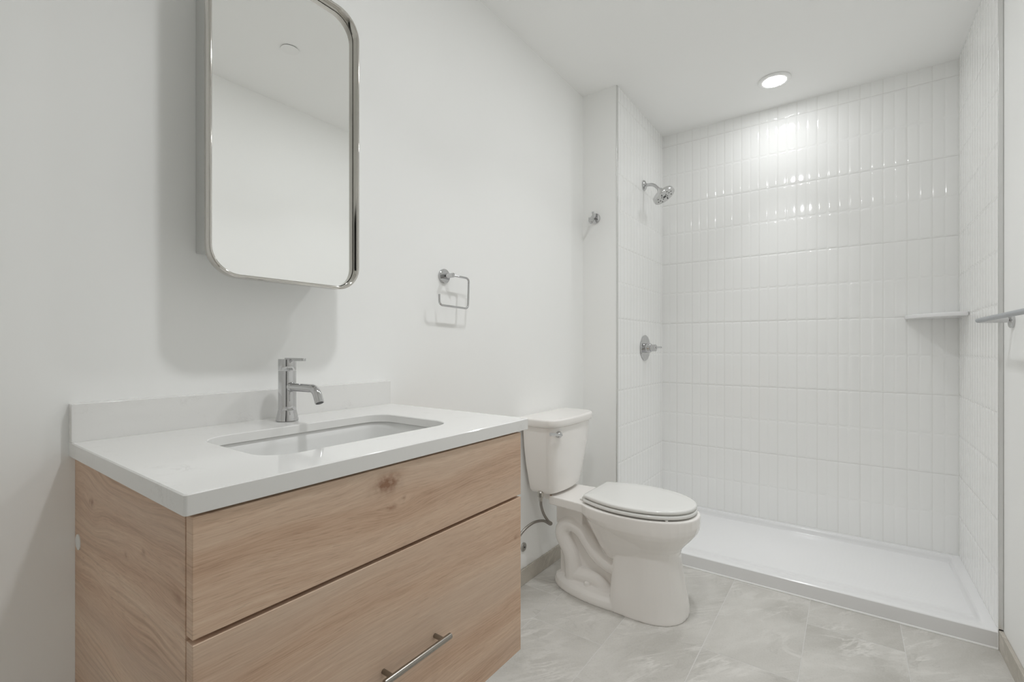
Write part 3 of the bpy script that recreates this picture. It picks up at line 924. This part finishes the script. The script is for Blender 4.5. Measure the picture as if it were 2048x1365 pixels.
        pts = right + [(x, -y) for x, y in reversed(right[1:])]
        return [(x, TY + y, z) for x, y in pts]
    s2 = MB()
    s2.loft([oval(0.005, 0.4260), oval(0.001, 0.4275), oval(0.0, 0.432), oval(0.001, 0.4385), oval(0.005, 0.4408), oval(0.06, 0.4408), oval(0.066, 0.433), oval(0.06, 0.4260), oval(0.005, 0.4260)], False, False)
    s2.build('seat', M['seat'], t, angle=60)
    s3 = MB()
    s3.loft([oval(0.012, 0.4445), oval(0.004, 0.4452), oval(0.0022, 0.4480), oval(0.0025, 0.4545), oval(0.005, 0.4582), oval(0.012, 0.4596), oval(0.05, 0.4602), oval(0.11, 0.4605)])
    s3.build('seat_lid', M['seat'], t, angle=60)
    for (x, y) in ((0.655, -0.128), (0.655, 0.128), (0.36, -0.135), (0.36, 0.135)):
        MB().lathe([(0.006, 0.0), (0.006, 0.0075)], (x, TY + y, 0.4185), 'Z', 16).build('seat_bumper', M['seat'], t)
    for y in (-0.075, 0.075):
        h = MB()
        h.lathe([(0.0105, 0.0), (0.0115, 0.002), (0.0115, 0.048), (0.0105, 0.050)], (0.283, TY + y - 0.025, 0.4325), 'Y', 24)
        h.box(0.258, 0.300, TY + y - 0.018, TY + y + 0.018, 0.4185, 0.4265)
        h.build('hinge', M['seat'], t, bevel=0.0008, bseg=2)
    # --- flush lever, bolt caps, tank bolt
    f = MB()
    fx, fy, fz = 0.180, TY - 0.158 + 0.010, 0.7125
    nrm = Vector((1, -0.18, 0)).normalized()
    f.lathe([(0.0150, -0.012), (0.0150, 0.008), (0.0120, 0.013), (0.008, 0.016), (0.0, 0.0165)], (fx, fy, fz), nrm, 32)
    f.tube(smooth_path([Vector((fx, fy, fz)) + nrm * 0.016, Vector((fx + 0.020, fy - 0.022, fz + 0.004)), Vector((fx + 0.012, fy - 0.048, fz + 0.009)), Vector((fx + 0.002, fy - 0.072, fz + 0.012))], 5), [0.0070] * 5 + [0.0062] * 5 + [0.0072] * 5 + [0.0080], 16)
    f.build('flush_lever', M['chrome'], t, angle=50)['label'] = 'chrome flush lever'
    for s_ in (-1, 1):
        MB().lathe([(0.0150, 0.0), (0.0150, 0.010), (0.0125, 0.0175), (0.0065, 0.0215), (0.0, 0.0222)], (0.290, TY + s_ * 0.084, 0.0405), 'Z', 28).build('bolt_cap', M['porcelain'], t)
    MB().lathe([(0.0055, 0.0), (0.0055, 0.016)], (0.118, TY - 0.110, 0.404), 'Z', 12).build('tank_bolt', M['brass'], t)['label'] = 'rusty tank bolt'
    return t
toilet()

def supply():
    x, y, z = 0.085, 1.795, 0.430
    t = thing('supply_hose', 'braided steel water hose hanging under the toilet tank', 'hose', (x, y, z))
    n = MB()
    n.lathe([(0.0105, 0.012), (0.0125, 0.008), (0.0150, 0.006), (0.0150, -0.012), (0.0100, -0.016), (0.0085, -0.034)], (x, y + 0.026, 0.430), 'Z', 8)
    n.build('nut', M['nickel'], t, angle=30)
    h = MB()
    p = smooth_path([(x, y + 0.026, 0.400), (x + 0.002, y + 0.027, 0.372), (x + 0.010, y + 0.036, 0.335), (x + 0.018, y + 0.062, 0.297), (x + 0.024, y + 0.078, 0.284), (x + 0.022, y + 0.070, 0.281), (x + 0.010, y + 0.030, 0.306), (x + 0.0, y - 0.045, 0.315), (x - 0.01, y - 0.12, 0.290), (x - 0.025, y - 0.165, 0.22), (x - 0.035, y - 0.170, 0.17)], 8)
    h.tube(p, 0.0062, 14)
    h.build('hose', M['hose'], t)
    v = MB()
    v.lathe([(0.022, 0.0), (0.022, 0.004), (0.010, 0.006), (0.008, 0.045), (0.011, 0.047), (0.011, 0.070), (0.0, 0.071)], (0.0, y - 0.170, 0.155), 'X', 28)
    v.lathe([(0.007, 0.0), (0.009, 0.012), (0.009, 0.022)], (0.050, y - 0.170, 0.160), 'Z', 20)
    v.build('stop_valve', M['chrome'], t, angle=40)
supply()

def wall_cap():
    y, z = 1.803, 0.170
    t = thing('cover_plate', 'small round metal cover plate low on the wall behind the toilet', 'cover plate', (0, y, z))
    MB().lathe([(0.021, 0.0), (0.021, 0.003), (0.018, 0.006), (0.0, 0.0075)], (0.0, y, z), 'X', 36).build('disc', M['steel'], t)
    MB().lathe([(0.004, 0.0), (0.004, 0.0018), (0.0, 0.002)], (0.0072, y, z), 'X', 16).build('screw', M['rubber'], t)
wall_cap()

# ------------------------------------------------------------------ ceiling fittings
def downlight(x, y, label, power):
    t = thing('recessed_light', label, 'ceiling light', (x, y, CEIL), 'recessed ceiling lights')
    r = MB()
    prof = [(0.0560, 0.0002), (0.0760, 0.0002), (0.0795, 0.0020), (0.0785, 0.0060), (0.0740, 0.0085), (0.0600, 0.0090), (0.0555, 0.0080), (0.0540, 0.0028)]
    r.lathe([(a, -b) for a, b in prof], (x, y, CEIL), 'Z', 64, False, False)
    r.build('trim_ring', M['ceiling_white'], t, angle=50)
    l = MB()
    l.lathe([(0.0545, -0.0060), (0.0545, -0.0084), (0.0520, -0.0094), (0.0300, -0.0099), (0.0, -0.0101)], (x, y, CEIL), 'Z', 48)
    l.build('lens', M['lens'] if power > 0.6 else M['lens_dim'], t)
    ld = bpy.data.lights.new('downlight_beam', 'AREA')
    ld.shape = 'DISK'; ld.size = 0.10; ld.energy = BEAM * power; ld.spread = math.radians(BEAM_SPREAD if power > 0.6 else 64); ld.color = (0.985, 1.0, 1.012)
    lo = bpy.data.objects.new('downlight_beam', ld)
    COL.objects.link(lo); lo.parent = t; lo.location = (0, 0, -0.0115)
downlight(0.910, 2.856, 'lit round recessed ceiling light inside the shower', 0.35)
downlight(0.880, 1.740, 'lit round recessed ceiling light near the toilet, seen only in reflections', 1.0)
downlight(0.860, 0.720, 'lit round recessed ceiling light in front of the mirror, seen only in reflections', 1.05)

def sprinkler():
    x, y = 1.166, 1.199
    t = thing('sprinkler_cover', 'flat white round sprinkler cover on the ceiling, reflected in the mirror', 'sprinkler cover', (x, y, CEIL))
    MB().lathe([(0.0375, 0.0), (0.0375, -0.0030)], (x, y, CEIL), 'Z', 32).build('shadow_gap', M['rubber'], t)  # dark disc stands in for the shadow gap above the cover plate
    MB().lathe([(0.0395, -0.0030), (0.0405, -0.0034), (0.0402, -0.0044), (0.0, -0.0048)], (x, y, CEIL), 'Z', 48).build('plate', M['ceiling_white'], t)
sprinkler()
